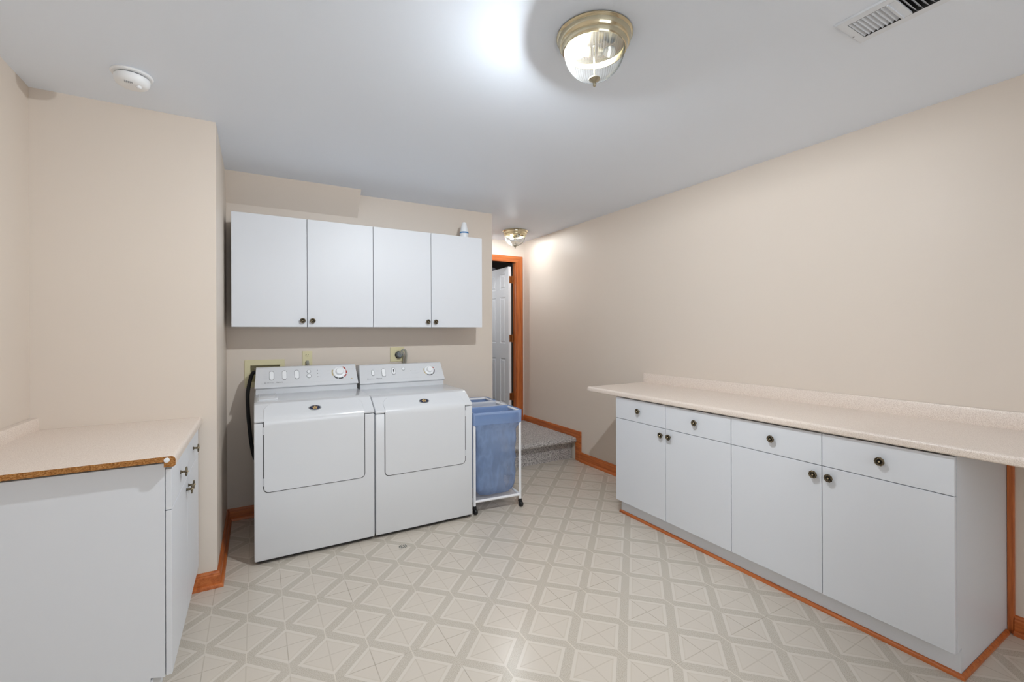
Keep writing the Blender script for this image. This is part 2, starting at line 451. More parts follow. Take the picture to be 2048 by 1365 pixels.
# carpeted landing step
b = MB()
zt = 0.237
pro = [(3.842, 0.0), (3.842, 0.180), (3.770, 0.183), (3.757, 0.192), (3.752, 0.208), (3.757, 0.225), (3.772, 0.236), (3.80, zt), (YD-0.002, zt), (YD-0.002, 0.0)]
b.prism(pro, 'X', XE+0.001, XR-0.017)
st = b.build('carpeted_step', M['carpet'], smooth=40)
tag(st, 'low step covered in grey loop carpet leading up to the open door', 'step')

# door with casing
dr = bpy.data.objects.new('door_1', None); COL.objects.link(dr); dr.location = (dx1, YD, dz0); dr['kind'] = 'structure'
b = MB()
cw = 0.088
pf = lambda o: [(0, 0), (0, 0.012), (cw*0.25, 0.016), (cw*0.85, 0.018), (cw, 0.014), (cw, 0)]
# right, left and head casing with mitred corners
for side in (1, -1):
    x_in = dx1+0.006 if side > 0 else dx0-0.006
    rows = []
    for (u, dpt) in pf(0):
        rows.append([(x_in+side*u, YD-dpt, dz0), (x_in+side*u, YD-dpt, dz1+u*0.86)])
    b.grid(rows)
rows = []
for (u, dpt) in pf(0):
    rows.append([(dx0-0.006-u, YD-dpt, dz1+u*0.86), (dx1+0.006+u, YD-dpt, dz1+u*0.86)])
b.grid(rows, 1)
b.build('door_casing', [M['woodZ'], M['woodX']], dr)
b = MB()
b.box(dx1-0.001, dx1+0.018, YD-0.004, YD+0.065, dz0, dz1+0.018); b.box(dx0-0.018, dx0+0.001, YD-0.004, YD+0.065, dz0, dz1+0.018)
b.box(dx0, dx1, YD-0.004, YD+0.065, dz1, dz1+0.018)
b.build('door_jamb', M['woodZ'], dr)
# six panel slab, swung open a right angle into the storage room
SX0, SX1, SY0, SY1, SZ0, SZ1 = 2.745, 2.781, 4.902, 5.480, 0.248, 2.160
b = MB(); b.box(SX0+0.006, SX1, SY0, SY1, SZ0, SZ1)
pan = [(4.988, 5.130), (5.250, 5.392)]; zs = [(0.437, 1.007), (1.198, 1.788), (1.888, 2.082)]
ys = [SY0] + [v for p in pan for v in p] + [SY1]; zz = [SZ0] + [v for p in zs for v in p] + [SZ1]
for i in range(len(ys)-1):
    for j in range(len(zz)-1):
        y0, y1, z0, z1 = ys[i], ys[i+1], zz[j], zz[j+1]
        if i % 2 == 1 and j % 2 == 1:
            def ring(d, x): return [(x, y0+d, z0+d), (x, y1-d, z0+d), (x, y1-d, z1-d), (x, y0+d, z1-d)]
            b.grid([ring(0, SX0), ring(0.009, SX0+0.007), ring(0.016, SX0+0.007), ring(0.032, SX0+0.001)], closed=True)
            vs = [b.bm.verts.new(p) for p in ring(0.032, SX0+0.001)]; b.bm.faces.new(vs)
        else:
            vs = [b.bm.verts.new(p) for p in ((SX0, y0, z0), (SX0, y1, z0), (SX0, y1, z1), (SX0, y0, z1))]; b.bm.faces.new(vs)
for (y0, y1, z0, z1) in ((SY0, SY0, SZ0, SZ1), (SY1, SY1, SZ0, SZ1)):
    vs = [b.bm.verts.new(p) for p in ((SX0, y0, z0), (SX0+0.006, y0, z0), (SX0+0.006, y0, z1), (SX0, y0, z1))]; b.bm.faces.new(vs)
for z in (SZ0, SZ1):
    vs = [b.bm.verts.new(p) for p in ((SX0, SY0, z), (SX0+0.006, SY0, z), (SX0+0.006, SY1, z), (SX0, SY1, z))]; b.bm.faces.new(vs)
slab = b.build('door_panel', M['doorpaint'], dr, recalc=True)
for z in (1.998, 1.263, 0.535):
    b = MB(); b.box(SX0+0.008, SX1-0.002, SY0-0.003, SY0, z-0.045, z+0.045, bev=0.001)
    b.cyl((dx1-0.014, SY0-0.010, z-0.047), (dx1-0.014, SY0-0.010, z+0.047), 0.0065, 10)
    b.box(SX1-0.002, dx1-0.014, SY0-0.006, SY0-0.002, z-0.045, z+0.045)
    b.build('hinge', M['hinge'], dr)

# crumpled sheeting under the storage ceiling
b = MB(); rows = []
for i in range(40):
    r = []
    for j in range(40):
        x = 1.6+1.75*i/39; y = 5.50+1.40*j/39
        r.append((x, y, 2.255-0.10*noise.noise((x*4, y*4, 1.3))-0.07*abs(noise.noise((x*11, y*11, 5.1)))))
    rows.append(r)
b.grid(rows); o = b.build('plastic_sheeting', M['sheet'], smooth=30)
tag(o, 'crumpled clear plastic sheeting under the dark ceiling beyond the door', 'sheeting')

# ------------------------------------------------------------------ knobs
def knob(parent, p, ax, s=1.0):
    R = 0.0188*s; b = MB()
    def rib(k, r, h): return 0.0009*math.cos(k*PI/2) if r > R*0.72 and h > 0.017 else 0.0
    b.lathe([(0, 0), (0.007*s, 0), (0.0075*s, 0.002), (0.005*s, 0.004), (0.0045*s, 0.015), (0.010*s, 0.017), (R*0.93, 0.0175), (R, 0.0195), (R*0.95, 0.0222), (R*0.84, 0.0226),
             (R*0.76, 0.0210), (R*0.68, 0.0226), (R*0.60, 0.0222), (R*0.54, 0.0205)], p, ax, 40, 0, rib=rib)
    b.lathe([(R*0.545, 0.0206), (R*0.40, 0.0196), (R*0.22, 0.0196)], p, ax, 40, 1)
    b.lathe([(R*0.25, 0.0190), (R*0.25, 0.0225), (R*0.20, 0.0250), (R*0.10, 0.0265), (0, 0.0268)], p, ax, 20, 2)
    return b.build('knob', [M['knob'], M['knobdark'], M['knobbead']], parent, smooth=35)

# ------------------------------------------------------------------ base cabinets (fronts face -X on the right wall, +X on the left wall)
def base_cabinet(y0, w, fx, bx, sgn, zb, zg, zt, top, kick_x, label, group, end_top=None):
    """fx front of doors, bx back at the wall, sgn = direction the fronts face along X"""
    t = thing('base_cabinet', ((fx+bx)/2, y0+w/2, 0), label, 'cabinet', group)
    th = 0.018; cx = fx-sgn*(th+0.002)            # carcass front
    lo, hi = min(cx, bx), max(cx, bx)
    b = MB(); p = 0.016; kz = zb-0.004
    kk = kick_x
    for (ya, yb, tp) in ((y0+0.0005, y0+p, end_top or top), (y0+w-p, y0+w-0.0005, top)):
        k3 = kk-sgn*0.006; poly = [(cx, kz), (k3, kz+0.012), (k3, 0), (bx, 0), (bx, tp), (cx, tp)]
        b.prism([(u, v) for u, v in poly], 'Y', ya, yb)
    b.box(lo, hi, y0+p, y0+w-p, zb, zb+0.016); b.box(lo, hi, y0+p, y0+w-p, top-0.02, top-0.001)
    b.box(min(bx, bx+sgn*0.008), max(bx, bx+sgn*0.008), y0+p, y0+w-p, zb, top)
    b.box(lo if sgn < 0 else cx-0.018, cx if sgn > 0 else lo+0.018, y0+w/2-0.02, y0+w/2+0.02, zb, top)
    b.box(lo if sgn < 0 else cx-0.018, cx if sgn > 0 else lo+0.018, y0+p, y0+w-p, zg-0.01, zg+0.01)
    b.build('carcass', M['white'], t)
    b = MB(); b.box(min(kk, kk-sgn*0.005), max(kk, kk-sgn*0.005), y0, y0+w, 0.001, zb-0.001); b.build('kick_plate', M['white'], t)
    g = 0.0016
    fxs = sorted((fx, fx-sgn*th))
    for k in (0, 1):
        ya, yb = y0+w*k/2+g, y0+w*(k+1)/2-g
        b = MB(); b.box(fxs[0], fxs[1], ya, yb, zg+g, zt, bev=0.0012); d1 = b.build('drawer', M['white'], t)
        knob(d1, (fx, (ya+yb)/2+0.0, zg+0.080*(zt-zg)/0.151), (sgn, 0, 0))
        b = MB(); b.box(fxs[0], fxs[1], ya, yb, zb, zg-g, bev=0.0012); d2 = b.build('door', M['white'], t)
        ky = y0+w/2+(-0.036 if k == 0 else 0.030)
        knob(d2, (fx, ky, zg-0.046), (sgn, 0, 0))
    return t
g1 = 'white base cabinets along the right wall'
c1 = base_cabinet(CY0, CW, CX, XR-0.001, -1, 0.1085, 0.7114, 0.8627, 0.886, KX, 'white base cabinet with grey end panel showing at the right edge of the photo', g1)
c2 = copy_tree(c1, c1.location + Vector((0, CW, 0)))
c2['label'] = 'white base cabinet under the long counter, the one nearer the carpeted step'
LX = -0.263
c3 = base_cabinet(1.995, YL-0.017-1.995, LX, XL+0.001, 1, 0.130, 0.716, 0.862, 0.872, LX-0.055, 'white base cabinet in the left corner with its blank side panel facing us', None, end_top=0.884)

# ------------------------------------------------------------------ countertops
def counter_profile(xf, xb, z, sgn, thick=0.019, nose=0.036, nlen=0.036):
    """xf front edge, xb wall edge; outline in X-Z"""
    p = [(xb, z), (xb, z-thick), (xf-sgn*nlen, z-thick), (xf-sgn*nlen, z-nose)]
    r = 0.008
    cx = xf-sgn*r
    p += [(cx+sgn*r*math.cos(a), z-nose+r+r*math.sin(a)) for a in [(-90+k*18)*PI/180 for k in range(0, 6)]]
    R = 0.014; cx = xf-sgn*R
    p += [(cx+sgn*R*math.cos(a), z-R+R*math.sin(a)) for a in [(k*15)*PI/180 for k in range(0, 7)]]
    return p
ct = thing('countertop', (2.6, 1.3, 0.87), 'long speckled beige countertop running along the right wall', 'countertop')
b = MB(); b.prism(counter_profile(2.291, XR-0.001, 0.9075, -1), 'Y', -0.45, 2.812, 0, None)
b.build('worktop', M['laminate'], ct, smooth=40)
b = MB(); b.prism([(XR-0.001, 0.9075), (XR-0.021, 0.9075), (XR-0.021, 0.979), (XR-0.017, 0.985), (XR-0.001, 0.985)], 'Y', -0.45, 2.812)
b.build('backsplash', M['laminate'], ct, smooth=40)
lt = thing('countertop', (-0.57, 2.4, 0.87), 'short beige countertop in the left corner with raw chipboard end', 'countertop')
LZ = 0.910
b = MB(); b.prism(counter_profile(-0.247, XL+0.001, LZ, 1, 0.0185, 0.037, 0.0335), 'Y', 1.962, YL-0.001, 0, 1)
top = b.build('worktop', [M['laminate'], M['chip']], lt, smooth=40)
b = MB(); b.lathe([(0, 0), (0.0085, 0), (0.0085, 0.002), (0, 0.003)], (-0.272, 1.962, LZ-0.0125), (0, -1, 0), 20); b.build('hole_plug', M['plastic'], top)['label'] = 'white plastic hole plug'
b = MB(); b.prism([(XL+0.001, LZ), (XL+0.031, LZ), (XL+0.031, LZ+0.048), (XL+0.027, LZ+0.055), (XL+0.001, LZ+0.055)], 'Y', 1.962, YL-0.001, 0, 1)
b.build('backsplash', [M['laminate'], M['chip']], lt, smooth=40)
# the short counter dips slightly towards the corner
lt.rotation_euler = (-0.0115, 0, 0)

# ------------------------------------------------------------------ wall cabinets
WX, WW, WY, WZ0, WZ1 = -0.142, 0.9143, 3.4743, 1.386, 2.146
def wall_cabinet(x0, label, group):
    t = thing('wall_cabinet', (x0+WW/2, YB-0.16, WZ0), label, 'cabinet', group)
    b = MB(); cy = WY+0.020; p = 0.016
    b.box(x0+0.0005, x0+p, cy, YB-0.001, WZ0, WZ1); b.box(x0+WW-p, x0+WW-0.0005, cy, YB-0.001, WZ0, WZ1)
    b.box(x0+p, x0+WW-p, cy, YB-0.001, WZ0, WZ0+p); b.box(x0+p, x0+WW-p, cy, YB-0.001, WZ1-p, WZ1)
    b.box(x0+p, x0+WW-p, YB-0.008, YB-0.001, WZ0, WZ1); b.box(x0+WW/2-0.02, x0+WW/2+0.02, cy, cy+0.018, WZ0, WZ1)
    b.build('carcass', M['white'], t)
    g = 0.0018
    for k in (0, 1):
        b = MB(); b.box(x0+WW*k/2+g, x0+WW*(k+1)/2-g, WY, WY+0.018, WZ0-0.001, WZ1+0.001, bev=0.0015)
        d = b.build('door', M['white'], t)
        knob(d, (x0+WW/2+(-0.030 if k == 0 else 0.034), WY, WZ0+0.043), (0, -1, 0), 0.98)
    return t
g2 = 'white wall cabinets over the laundry machines'
k1 = wall_cabinet(WX, 'white two door wall cabinet above the washer, next to the corner', g2)
k2 = copy_tree(k1, k1.location + Vector((WW, 0, 0)))
k2['label'] = 'white two door wall cabinet above the dryer with a bottle on top'

bt = thing('bottle', (1.584, 3.62, WZ1), 'small white bottle with tapered cap and blue ring on the wall cabinet', 'bottle')
b = MB(); b.lathe([(0, 0.0), (0.034, 0.0), (0.037, 0.004), (0.037, 0.055), (0.035, 0.064), (0, 0.064)], (1.584, 3.62, WZ1), (0, 0, 1), 28); b.build('bottle_body', M['plastic'], bt, smooth=40)
b = MB(); b.lathe([(0.0355, 0.060), (0.0385, 0.061), (0.0385, 0.071), (0.035, 0.072)], (1.584, 3.62, WZ1), (0, 0, 1), 28); b.build('collar', M['blue'], bt, smooth=40)['label'] = 'blue ring'
b = MB(); b.lathe([(0.036, 0.070), (0.036, 0.074), (0.020, 0.150), (0.017, 0.156), (0.010, 0.159), (0, 0.160)], (1.584, 3.62, WZ1), (0, 0, 1), 28); b.build('cap', M['plastic'], bt, smooth=40)

# ------------------------------------------------------------------ washer and dryer
def rr_outline(w, h, r, n=5):
    pts = []
    for cx, cy, a0 in ((w/2-r, h/2-r, 0), (-w/2+r, h/2-r, 90), (-w/2+r, -h/2+r, 180), (w/2-r, -h/2+r, 270)):
        for k in range(n+1):
            a = math.radians(a0+90*k/n); pts.append((cx+r*math.cos(a), cy+r*math.sin(a)))
    return pts
CA, CB = Vector((3.488, 0.966)), Vector((3.560, 1.092))
CE = (CB-CA).normalized(); CN = Vector((-CE.y, CE.x))        # face normal points to -Y, up
def con(x, t, off=0.0, dz=0.0):
    q = CA + CE*t + CN*off
    return Vector((x, q.x, q.y+dz))
def con_plate(mb, x, t, outline, h, dz, mi=0, base=-0.001):
    lo = [mb.bm.verts.new(con(x+u, t+v, base, dz)) for u, v in outline]
    hi = [mb.bm.verts.new(con(x+u*0.94, t+v*0.94, h, dz)) for u, v in outline]
    n = len(outline)
    for i in range(n):
        f = mb.bm.faces.new((lo[i], lo[(i+1) % n], hi[(i+1) % n], hi[i])); f.material_index = mi
    f = mb.bm.faces.new(hi); f.material_index = mi
def con_ring(mb, x, t, outline, g, h, dz, mi=0):
    A = []
    for sc_, hh in ((1.0, -0.001), (1.0, h), (None, h), (None, -0.001)):
        row = []
        for u, v in outline:
            L = math.hypot(u, v); k = 1.0 if sc_ else (L+g)/L
            row.append(con(x+u*k, t+v*k, hh, dz))
        A.append(row)
    mb.grid(A, mi, closed=True)
def machine(x0, x1, dz, sp):
    """laundry machine; dz levels its feet; sp holds its own controls"""
    y0, yb = 2.978, 3.705; zc = 0.832+dz; ysh, zsh = 3.110, 0.914+dz
    t = thing(sp['name'], ((x0+x1)/2, y0, 0), sp['label'], sp['cat'], 'white laundry machines')
    zs = 0.812+dz
    b = MB(); b.prism([(y0, 0.022), (y0, zs), (yb, zs), (yb, 0.022)], 'X', x0, x1, bev=0.007, seg=3); b.build('body', M['enamel'], t, smooth=35)
    b = MB(); b.prism([(y0, zs+0.003), (y0, zc), (ysh-0.014, zsh-0.007), (ysh+0.020, zsh+0.001), (yb, 0.917+dz), (yb, zs+0.003)], 'X', x0, x1, bev=0.007, seg=3); top = b.build('top_panel', M['enamel'], t, smooth=50)
    b = MB(); b.box(x0+0.012, x1-0.012, y0+0.012, yb-0.01, zs-0.01, zs+0.012); b.build('seam_gap_shade', M['gasket'], t)  # dark filler painted as the shade inside the open seam
    b = MB()
    for fx in (x0+0.05, x1-0.05):
        for fy in (y0+0.06, yb-0.06): b.cyl((fx, fy, 0), (fx, fy, 0.03), 0.02, 12)
    b.box(x0+0.01, x1-0.01, y0+0.02, yb-0.02, 0.010, 0.024)
    b.build('base_feet', M['black'], t)
    # bent door
    L1 = zc; slope = Vector((ysh-0.014-y0, zsh-0.007-zc)); SL = slope.length; sd = slope/SL
    def path(s, off):
        z = sp['dz0'] + dz*0 + s
        k = s - (zc - sp['dz0'])
        r = 0.02
        n0 = Vector((-1, 0)); n1 = Vector((-sd.y, sd.x))
        if k < -r: pz = Vector((y0, sp['dz0']+s)); n = n0
        elif k > r: pz = Vector((y0, zc)) + sd*k; n = n1
        else:
            u = (k+r)/(2*r); a = Vector((y0, zc-r)); m_ = Vector((y0, zc)); c_ = Vector((y0, zc)) + sd*r
            pz = a*(1-u)**2 + m_*2*u*(1-u) + c_*u*u; n = (n0*(1-u)+n1*u).normalized()
        return pz + n*off
    LT = (zc - sp['dz0']) + sp['up']; xa, xb_ = sp['dx']; rc = 0.024; rt = 0.055
    def ext(s, grow=0.0):
        e = 0.0
        if s < rc: e = rc - math.sqrt(max(0, rc*rc-(rc-s)**2))
        elif s > LT-rt:
            q = (s-(LT-rt))/rt; e = 0.034*(q**1.6)
        return xa+e-grow, xb_-e+grow
    S = [0, 0.0012, 0.004, 0.008, 0.014, 0.024] + [0.024+(LT-rt-0.024)*k/24 for k in range(1, 25)] + [LT-rt+rt*k/8 for k in range(1, 9)]
    def panel(grow, o_hi, mat, nm, zx=0.0):
        mb = MB(); rows = []
        NX = 10
        for s in S:
            l, r = ext(s, grow); ss = s
            if grow: ss = s + (grow if s > LT*0.5 else -grow)*0
            inset = 0.003
            row = [path(ss, -0.002), path(ss, o_hi-0.002), path(ss, o_hi)]
            pts = [(l, row[0]), (l, row[1])] + [(l+inset+(r-l-2*inset)*k/NX, row[2]) for k in range(NX+1)] + [(r, row[1]), (r, row[0])]
            rows.append([(x, v.x, v.y) for x, v in pts])
        # close the bottom and top edges
        r0 = [(x, y+0.004, z) for x, y, z in rows[0]]; r1 = [(x, path(LT+0.004, -0.004).x, path(LT+0.004, -0.004).y) for x, y, z in rows[-1]]
        mb.grid([r0]+rows+[r1]); return mb.build(nm, mat, t, smooth=32)
    dpan = panel(0.0, 0.0055, M['enamel'], 'door')
    # thin dark strip, painted shade of the gap round the door
    mb = MB(); gw = 0.0042
    Ls, Rs = [], []
    for s in S:
        if sp['dz0']+s > zc-0.0: break
        l, r = ext(s); Ls.append((l, s)); Rs.append((r, s))
    def reveal(pts):
        rows = []
        for i, (x, s) in enumerate(pts):
            a = pts[max(i-1, 0)]; c = pts[min(i+1, len(pts)-1)]
            d = Vector((c[0]-a[0], c[1]-a[1])).normalized(); nrm = Vector((d.y, -d.x))
            q = [(x-nrm.x*0.003, s-nrm.y*0.003), (x+nrm.x*gw, s+nrm.y*gw)]
            row = []
            for (xx, ss), off in zip((q[0], q[0], q[1], q[1]), (-0.002, 0.0012, 0.0012, -0.002)):
                v = path(ss, off); row.append((xx, v.x, v.y))
            rows.append(row)
        mb.grid(rows)
    xa2 = ext(0)
    reveal(Ls[::-1] + Rs)
    mb.build('door_gap_shade', M['gasket'], t)
    for zz_ in sp['hinges']:
        xh = xa-0.001 if sp['hside'] < 0 else xb_+0.001
        b = MB(); b.box(xh-0.0035, xh+0.0035, y0-0.0055, y0+0.002, zz_-0.022, zz_+0.022, bev=0.001); b.build('hinge', M['ltgrey'], t)
    # oval emblem on the sloping part
    ex, es = sp['emblem']; pz = path((zc-sp['dz0'])+es, 0.0055); ax = Vector((0, -sd.y, sd.x))
    eo = Vector((ex, pz.x, pz.y))
    b = MB(); b.lathe([(0.0255, 0), (0.0250, 0.0018), (0.0215, 0.0022), (0, 0.0022)], eo, ax, 36, su=1.45, sv=0.92)
    em = b.build('emblem', M['chrome'], dpan, smooth=40)
    b = MB(); b.lathe([(0.0208, 0.0020), (0.0203, 0.0026), (0, 0.0028)], eo, ax, 36, su=1.45, sv=0.92)
    o_, d_, u_, v_ = b.frame(eo, ax)
    for k in range(5):
        a = 2*PI*k/5+0.3; c = eo + u_*(math.cos(a)*0.0105) + v_*(math.sin(a)*0.0085)
        b.lathe([(0.0056, 0.0024), (0.0048, 0.0034), (0, 0.0038)], c, ax, 12, 1)
    b.lathe([(0.0040, 0.0024), (0.0034, 0.0034), (0, 0.0038)], eo, ax, 12, 1)
    b.build('emblem_face', [M['navy'], M['gold']], dpan, smooth=40)['label'] = 'navy oval with gold flower shape'
    # console
    b = MB(); ca, cb = sp['con']
    poly = [(3.503, 0.914), (3.503, 0.953), (3.492, 0.957), (3.486, 0.9615), (3.488, 0.966), (3.5585, 1.08938), (3.563, 1.094), (3.572, 1.097), (3.68, 1.092), (3.70, 1.085), (3.70, 0.914)]
    xm = (ca+cb)/2
    def tp(u, v, a):
        k = (v-0.960)/0.13
        ins = 0.010*max(0, min(1, k)) + (0.006 if v < 0.956 else 0.0)
        return a + (ins if a < xm else -ins)
    b.prism([(u, v+dz) for u, v in poly], 'X', ca, cb, taper=lambda u, v, a: tp(u, v-dz, a), bev=0.0035, seg=2)
    cn = b.build('console', M['enamel'], t, smooth=40)
    for kind, x, tt in sp['ctl']:
        mb = MB()
        if kind in ('pill', 'pill_s', 'oval'):
            w, h = {'pill': (0.028, 0.066), 'pill_s': (0.021, 0.044), 'oval': (0.026, 0.056)}[kind]
            ol = rr_outline(w, h, w/2-0.001, 6)
            con_plate(mb, x, tt, ol, 0.0035, dz); con_ring(mb, x, tt, ol, 0.0024, 0.0008, dz, 1)
            if kind == 'oval': con_plate(mb, x+0.001, tt+0.002, rr_outline(0.0075, 0.027, 0.002, 3), 0.0044, dz, 2)
            nm = 'rocker_button'
        elif kind in ('round', 'round_s'):
            r = 0.0135 if kind == 'round' else 0.0115
            ol = [(r*math.cos(2*PI*k/24), r*math.sin(2*PI*k/24)) for k in range(24)]
            con_plate(mb, x, tt, ol, 0.004, dz); con_ring(mb, x, tt, ol, 0.0022, 0.0008, dz, 1); nm = 'push_button'
        elif kind == 'dot':
            ol = [(0.003*math.cos(2*PI*k/12), 0.003*math.sin(2*PI*k/12)) for k in range(12)]
            con_plate(mb, x, tt, ol, 0.001, dz, 1); nm = 'indicator'
        mb.build(nm, [M['plastic'], M['ringgrey'], M['dark']], cn, smooth=35)
    # dial: skirt, cap and coloured scale
    x, tt, R = sp['dial']; axd = Vector((0, CN.x, CN.y)); o0 = con(x, tt, 0, dz)
    mb = MB(); mb.lathe([(R*0.86, 0), (R*0.86, 0.003), (R*0.80, 0.006), (R*0.56, 0.008), (R*0.50, 0.022), (R*0.44, 0.026), (0, 0.027)], o0, axd, 40)
    mb.box(0, 0, 0, 0, 0, 0) if False else None
    mb.build('dial', M['plastic'], cn, smooth=35)
    mb = MB()
    for a0, a1, mi in sp['scale']:
        rows = []
        n = max(2, int(abs(a1-a0)/6))
        for k in range(n+1):
            a = math.radians(a0+(a1-a0)*k/n); c, s_ = math.cos(a), math.sin(a)
            rows.append([con(x+c*R*0.90, tt+s_*R*0.90, 0.0006, dz), con(x+c*R*1.06, tt+s_*R*1.06, 0.0006, dz)])
        mb.grid(rows, mi)
    mb.build('dial_scale', [M['red'], M['gasket'], M['tan']], cn)['label'] = 'printed ring round the dial'
    # faint printed rules beside the controls
    mb = MB()
    for (xa_, xb2, ta) in sp['rules']:
        v4 = [mb.bm.verts.new(con(u, w_, 0.0005, dz)) for u, w_ in ((xa_, ta-0.0007), (xb2, ta-0.0007), (xb2, ta+0.0007), (xa_, ta+0.0007))]
        mb.bm.faces.new(v4)
    mb.build('printed_marks', M['ltgrey'], cn)
    # lettering
    for txt, x, tt, size, shear, mat in sp['text']:
        cu = bpy.data.curves.new('lettering', 'FONT'); cu.body = txt; cu.size = size; cu.shear = shear; cu.extrude = 0.0003
        to = bpy.data.objects.new('lettering', cu); COL.objects.link(to)
        dg = bpy.context.evaluated_depsgraph_get()
        me = bpy.data.meshes.new_from_object(to.evaluated_get(dg)); bpy.data.objects.remove(to)
        ex_ = Vector((1, 0, 0)); ey_ = Vector((0, CE.x, CE.y)); ez_ = Vector((0, CN.x, CN.y))
        Mx = Matrix((ex_, ey_, ez_)).transposed().to_4x4(); Mx.translation = con(x, tt, 0.0006, dz) - wloc(cn)
        me.transform(Mx); me.materials.clear(); me.materials.append(M[mat])
        lo = bpy.data.objects.new('lettering', me); COL.objects.link(lo); lo.parent = cn
    return t, top
RED = [(58, 22, 0), (14, -14, 0), (-22, -48, 0), (-62, -100, 1), (-106, -140, 1), (-148, -205, 2)]
wrules = [(0.045, 0.066, 0.095-0.013*k) for k in range(5)] + [(0.139, 0.152, 0.095-0.011*k) for k in range(4)] + [(0.222, 0.233, 0.096-0.011*k) for k in range(4)] \
    + [(0.076, 0.112, 0.128), (0.150, 0.196, 0.128), (0.235, 0.270, 0.128), (0.305, 0.350, 0.128), (0.398, 0.412, 0.1117), (0.398, 0.405, 0.0873), (0.398, 0.406, 0.0603),
       (0.455, 0.472, 0.108), (0.450, 0.468, 0.080), (0.600, 0.635, 0.112), (0.03, 0.60, 0.0225), (0.03, 0.045, 0.030)]
washer, wtop = machine(-0.012, 0.667, 0.008, dict(name='washing_machine', cat='washing machine',
    label='white front loading washer on the left, with soap drawer in its top', dz0=0.418, up=0.134, dx=(0.038, 0.603), hinges=(0.775, 0.478), hside=-1, emblem=(0.317, 0.066), con=(-0.010, 0.664),
    ctl=[('pill', 0.0932, 0.0849), ('pill', 0.1727, 0.0849), ('pill', 0.2514, 0.0851), ('round_s', 0.3297, 0.1048), ('round', 0.3299, 0.0696), ('dot', 0.3876, 0.1117), ('dot', 0.3882, 0.0873), ('dot', 0.388, 0.0603)],
    dial=(0.5366, 0.089, 0.051), scale=RED, rules=wrules, text=[('MAYTAG', 0.064, 0.0275, 0.010, 0, 'grey'), ('Neptune', 0.118, 0.0290, 0.012, 0.25, 'gasket')]))
drules = [(0.742, 0.760, 0.094-0.013*k) for k in range(3)] + [(0.803, 0.816, 0.090), (0.803, 0.818, 0.066), (0.828, 0.842, 0.095), (0.828, 0.842, 0.072), (0.755, 0.800, 0.116), (0.84, 0.885, 0.118), (0.910, 0.968, 0.122),
       (1.085, 1.12, 0.0836), (1.075, 1.14, 0.066), (1.08, 1.13, 0.058), (1.15, 1.175, 0.108), (1.27, 1.30, 0.118), (1.27, 1.30, 0.062), (0.71, 1.30, 0.0225)]
dryer, dtop = machine(0.674, 1.363, -0.002, dict(name='clothes_dryer', cat='dryer',
    label='white clothes dryer on the right of the pair, beside the blue hamper', dz0=0.404, up=0.122, dx=(0.735, 1.303), hinges=(0.762, 0.477), hside=1, emblem=(1.016, 0.060), con=(0.675, 1.349),
    ctl=[('pill_s', 0.7788, 0.0801), ('pill', 0.8606, 0.0783), ('oval', 0.9384, 0.088), ('round_s', 1.0178, 0.1034), ('dot', 1.0777, 0.0836)],
    dial=(1.2283, 0.082, 0.044), scale=[(40, 22, 0), (12, -50, 1), (-58, -120, 1), (-126, -205, 2)], rules=drules, text=[('MAYTAG', 0.745, 0.0270, 0.010, 0, 'grey'), ('Neptune', 0.799, 0.0285, 0.012, 0.25, 'gasket')]))
# small logo ring before the lettering
for cn_x, root, dz in ((0.0547, washer, 0.008), (0.737, dryer, -0.002)):
    cons = [c for c in root.children if c.name.startswith('console')][0]
    mb = MB(); con_ring(mb, cn_x, 0.0313, [(0.0035*math.cos(2*PI*k/16), 0.0035*math.sin(2*PI*k/16)) for k in range(16)], 0.0012, 0.0008, dz)
    mb.build('logo_mark', M['gasket'], cons)
cons = [c for c in washer.children if c.name.startswith('console')][0]
mb = MB(); con_plate(mb, 0.6192, 0.0335, rr_outline(0.012, 0.006, 0.002, 2), 0.0008, 0.008); mb.build('printed_logo', M['tan'], cons)
# soap drawer on the washer top
b = MB(); b.box(0.010, 0.120, 3.200, 3.470, 0.921, 0.932, bev=0.004); dd = b.build('soap_drawer', M['enamel'], washer, smooth=40)
for (xa, xb, ya, yb) in ((0.016, 0.019, 3.30, 3.45), (0.111, 0.114, 3.24, 3.40)):
    b = MB(); b.box(xa, xb, ya, yb, 0.930, 0.9335); b.build('drawer_slot', M['ltgrey'], dd)

# hoses and cords
b = MB(); b.tube([(0.02, 3.735, 1.04), (-0.012, 3.745, 1.060), (-0.031, 3.735, 1.03), (-0.045, 3.725, 0.967), (-0.053, 3.722, 0.895), (-0.051, 3.722, 0.79), (-0.046, 3.722, 0.711), (-0.034, 3.722, 0.579), (-0.012, 3.726, 0.45), (0.03, 3.73, 0.38), (0.06, 3.706, 0.36)], 0.0125, 12)
b.build('drain_hose', M['black'], washer, smooth=60)['label'] = 'black drain hose'
b = MB(); b.tube([(0.345, YB-0.030, 1.108), (0.341, YB-0.050, 1.098), (0.338, YB-0.052, 1.07), (0.336, YB-0.045, 1.0), (0.334, YB-0.04, 0.9), (0.33, YB-0.06, 0.8), (0.33, 3.700, 0.76)], 0.004, 8); cord = b.build('power_cord', M['cordgrey'], washer, smooth=60)
b = MB(); b.prism([(0.332, 1.098), (0.356, 1.098), (0.353, 1.130), (0.335, 1.130)], 'Y', YB-0.036, YB-0.008, bev=0.003); b.build('plug', M['cordgrey'], cord, smooth=40)['label'] = 'grey plug'
b = MB(); b.tube([(1.060, YB-0.050, 1.165), (1.072, YB-0.052, 1.192), (1.092, YB-0.055, 1.196), (1.104, YB-0.055, 1.165), (1.102, YB-0.055, 1.12), (1.098, YB-0.05, 1.05), (1.095, YB-0.05, 0.9), (1.09, YB-0.07, 0.75), (1.09, 3.700, 0.70)], 0.0085, 10)
